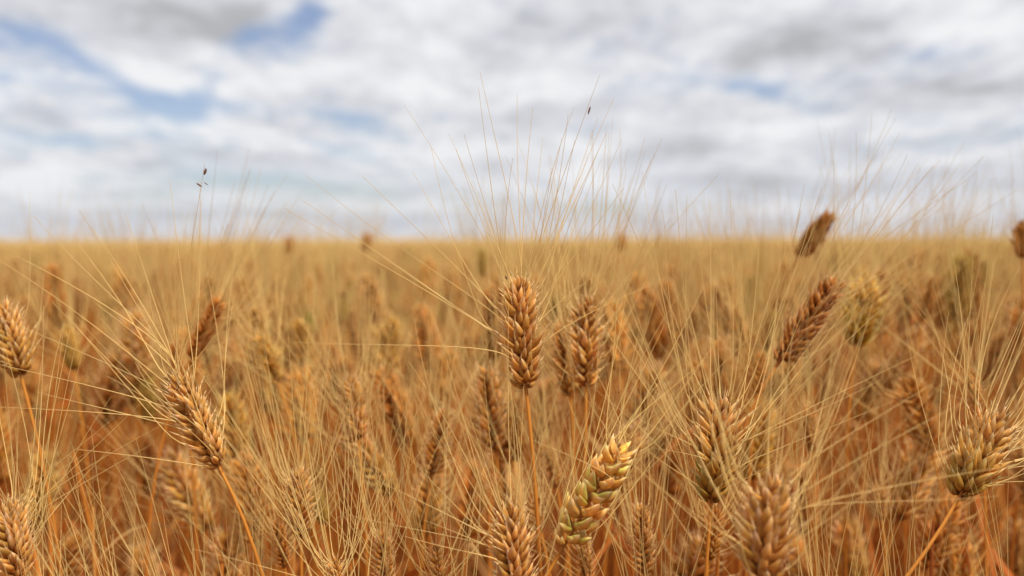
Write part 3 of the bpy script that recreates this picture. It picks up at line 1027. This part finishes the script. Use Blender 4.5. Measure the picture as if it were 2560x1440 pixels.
PROTO = []
for i in range(10):
    pp = plant_parts(500 + i, 1)
    PROTO.append({k: pp[k].mesh(k, [{'stem': M_STEM, 'ear': M_HUSK, 'beard': M_AWN, 'leaf': M_LEAF}[k]]) for k in pp})
for me in (m for p in PROTO for m in p.values()):
    me.polygons.foreach_set('material_index', np.zeros(len(me.polygons), np.int32))

todo = []
first = None
for q, (d, x) in enumerate(ind):
    i = int(rs.integers(0, 10))
    tn = TINT_LIST[int(rs.integers(0, len(TINT_LIST)))]
    s = float(heights(1)[0]) * rise(x / d)
    o = bpy.data.objects.new('wheat_stalk', None)
    C.objects.link(o)
    o.location = (x, d, 0)
    o.rotation_euler = (rs.normal(0, .05), rs.normal(0, .05), rs.uniform(0, 6.28))
    o.scale = (s, s, s)
    tc = np.array(TINTS[tn])
    for k in ('stem', 'ear', 'leaf'):
        c = link(k, PROTO[i][k], o, tuple(tc if k == 'ear' else 1 + (tc - 1) * .35))
        if k == 'ear':
            link('beard', PROTO[i]['beard'], c, tuple(1 + (tc - 1) * .3))
    mx = o.matrix_basis
    co = np.array(PROTO[i]['ear'].vertices[len(PROTO[i]['ear'].vertices) // 2].co)
    w = mx @ Vector(co)
    u, v, dep = px(np.array(w))
    todo.append((o, tn, u, v, dep))

# a label that says where each of them stands: between which two known ears, and how high there
ORD = ['highest', 'second highest', 'third highest', 'fourth highest', 'fifth highest', 'sixth highest', 'seventh highest']
seen = {}
for (o, tn, u, v) in LATER + [e[:4] for e in todo]:
    near = sorted(HEROES, key=lambda h: (h[1] - u) ** 2 + ((h[2] - v) * 1.0) ** 2)[:2]
    seen.setdefault((WORDS[tn], near[0][0], near[1][0]), []).append((v, o))
for (wd, a, b), lst in seen.items():
    lst.sort(key=lambda e: e[0])
    for r, (v, o) in enumerate(lst):
        more = '' if len(lst) == 1 else ', ' + (ORD[r] if r < len(ORD) else f'number {r + 1} downwards')
        tag(o, f'blurred {wd} ear beyond {a}, towards {b}{more}', 'wheat', GROUP)


# bare straws and dry blades between the plants
def straws():
    r = np.random.default_rng(88)
    g = Geo()
    n = 1500
    d = np.sqrt(r.uniform(.62 ** 2, 2.6 ** 2, n))
    x = r.uniform(-.62, .62, n) * d
    for i in range(n):
        f = np.array([x[i], d[i], 0.0])
        c = np.array([[.60, .21, .03], [.48, .13, .02], [.66, .30, .07], [.40, .10, .02], [.62, .36, .13], [.36, .27, .09]][int(r.choice(6, p=[.3, .24, .2, .14, .08, .04]))])
        if r.random() < .62:
            h = r.uniform(.48, .72)
            top = f + np.array([r.normal(0, .035), r.normal(0, .035), h])
            a = Geo()
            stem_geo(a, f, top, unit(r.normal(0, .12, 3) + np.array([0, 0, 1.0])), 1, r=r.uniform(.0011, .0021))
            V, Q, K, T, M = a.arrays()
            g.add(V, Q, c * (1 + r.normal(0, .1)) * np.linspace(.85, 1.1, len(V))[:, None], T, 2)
        else:
            a = Geo()
            h = r.uniform(.25, .6)
            leaf_geo(a, r, f + np.array([0, 0, h]), r.uniform(0, 6.28), r.uniform(.10, .22), r.uniform(.0022, .0042), 1, droop=r.uniform(.1, 1.0))
            V, Q, K, T, M = a.arrays()
            g.add(V, Q, np.broadcast_to(c * (1 + r.normal(0, .12)), V.shape), T, 3)
    for k, mm in enumerate(g.M):
        g.M[k] = np.full(len(mm), 0 if mm[0] == 2 else 1, np.int32)
    o = link('straw', g.mesh('straw', [M_STEM, M_LEAF]))
    tag(o, 'red-brown bare straws and dry blades packed between the ears', 'straw', None, 'stuff')


straws()


# the rest of the crop, too many to count, in one mesh of kind stuff
def mass():
    lib = {l: [] for l in (2, 3)}
    for l in lib:
        for i in range(10):
            pp = plant_parts(900 + i + 50 * l, l)
            G_ = Geo()
            for k in pp:
                V, Q, K, T, M = pp[k].arrays()
                G_.add(V, Q, K, T)
                G_.M[-1] = np.full(len(Q), {'stem': 2, 'ear': 0, 'beard': 1, 'leaf': 3}[k], np.int32)
            lib[l].append(G_.arrays())
    spots = [(x, d, 2 if d < 3.0 else 3, 1.0) for (d, x) in rest]

    def ring(d0, d1, den, half, lod):
        n = int(half * (d1 ** 2 - d0 ** 2) * den)
        d = np.sqrt(rs.uniform(d0 ** 2, d1 ** 2, n))
        x = rs.uniform(-half, half, n) * d
        spots.extend((a, b, lod, 1.0) for a, b in zip(x, d))

    ring(2.4, 3.2, 140, .62, 2)
    ring(3.2, 7.0, 120, .78, 3)
    ring(7.0, 12.0, 60, .68, 3)
    ring(12.0, 22.0, 26, .62, 3)
    # beside and behind the place where the camera stands, and short unseen ones in front of its feet, added for their shade
    for _ in range(800):
        x, y = rs.uniform(-1.5, 1.5), rs.uniform(-1.3, .95)
        if math.hypot(x, y) < .30 or (y > 0 and abs(x) < y * .60 + .16):
            continue
        spots.append((x, y, 2, .86))
    for _ in range(1300):
        x, y = rs.uniform(-2.4, 2.4), rs.uniform(.95, 3.2)
        if abs(x) > y * .62:
            spots.append((x, y, 2, 1.0))
    for _ in range(60):
        x, y = rs.uniform(-.4, .4), rs.uniform(.16, .42)
        spots.append((x, y, 2, .60 + .0 * y))
    out = Geo()
    by = {}
    for (x, y, l, h) in spots:
        by.setdefault((l, int(rs.integers(0, 10))), []).append((x, y, h))
    for (l, i), lst in by.items():
        V, Q, K, T, M = lib[l][i]
        m = len(lst)
        lst = np.array(lst)
        az = rs.uniform(0, 6.28, m)
        sc = heights(m) * lst[:, 2] * np.where((lst[:, 1] > .9) & (lst[:, 1] < 7), rise(lst[:, 0] / np.maximum(lst[:, 1], .1)), 1)
        tl = rs.normal(0, .06, (m, 2))
        c, s = np.cos(az) * sc, np.sin(az) * sc
        W = np.empty((m, len(V), 3), np.float32)
        z = V[:, 2][None] * sc[:, None]
        W[..., 0] = V[:, 0][None] * c[:, None] - V[:, 1][None] * s[:, None] + lst[:, :1] + z * tl[:, :1]
        W[..., 1] = V[:, 0][None] * s[:, None] + V[:, 1][None] * c[:, None] + lst[:, 1:2] + z * tl[:, 1:]
        W[..., 2] = z
        tn = np.array([TINTS[TINT_LIST[int(rs.integers(0, len(TINT_LIST)))]] for _ in range(m)], np.float32)
        isear = np.zeros(len(V), np.float32)
        isear[np.unique(Q[M == 0])] = 1
        f = isear[None, :, None] * 1.0 + (1 - isear)[None, :, None] * .3
        KK = K[None] * (1 + (tn[:, None, :] - 1) * f)
        QQ = Q[None] + (np.arange(m) * len(V))[:, None, None]
        out.add(W.reshape(-1, 3), QQ.reshape(-1, 4), KK.reshape(-1, 3), np.broadcast_to(T[None], (m, *T.shape)).reshape(-1, 2))
        out.M[-1] = np.tile(M, m)
    o = link('wheat_crop', out.mesh('wheat_crop', MATS))
    tag(o, 'dense golden wheat crop reaching back to the skyline', 'wheat crop', None, 'stuff')
    print('mass quads', len(o.data.polygons), 'plants', len(spots))


mass()
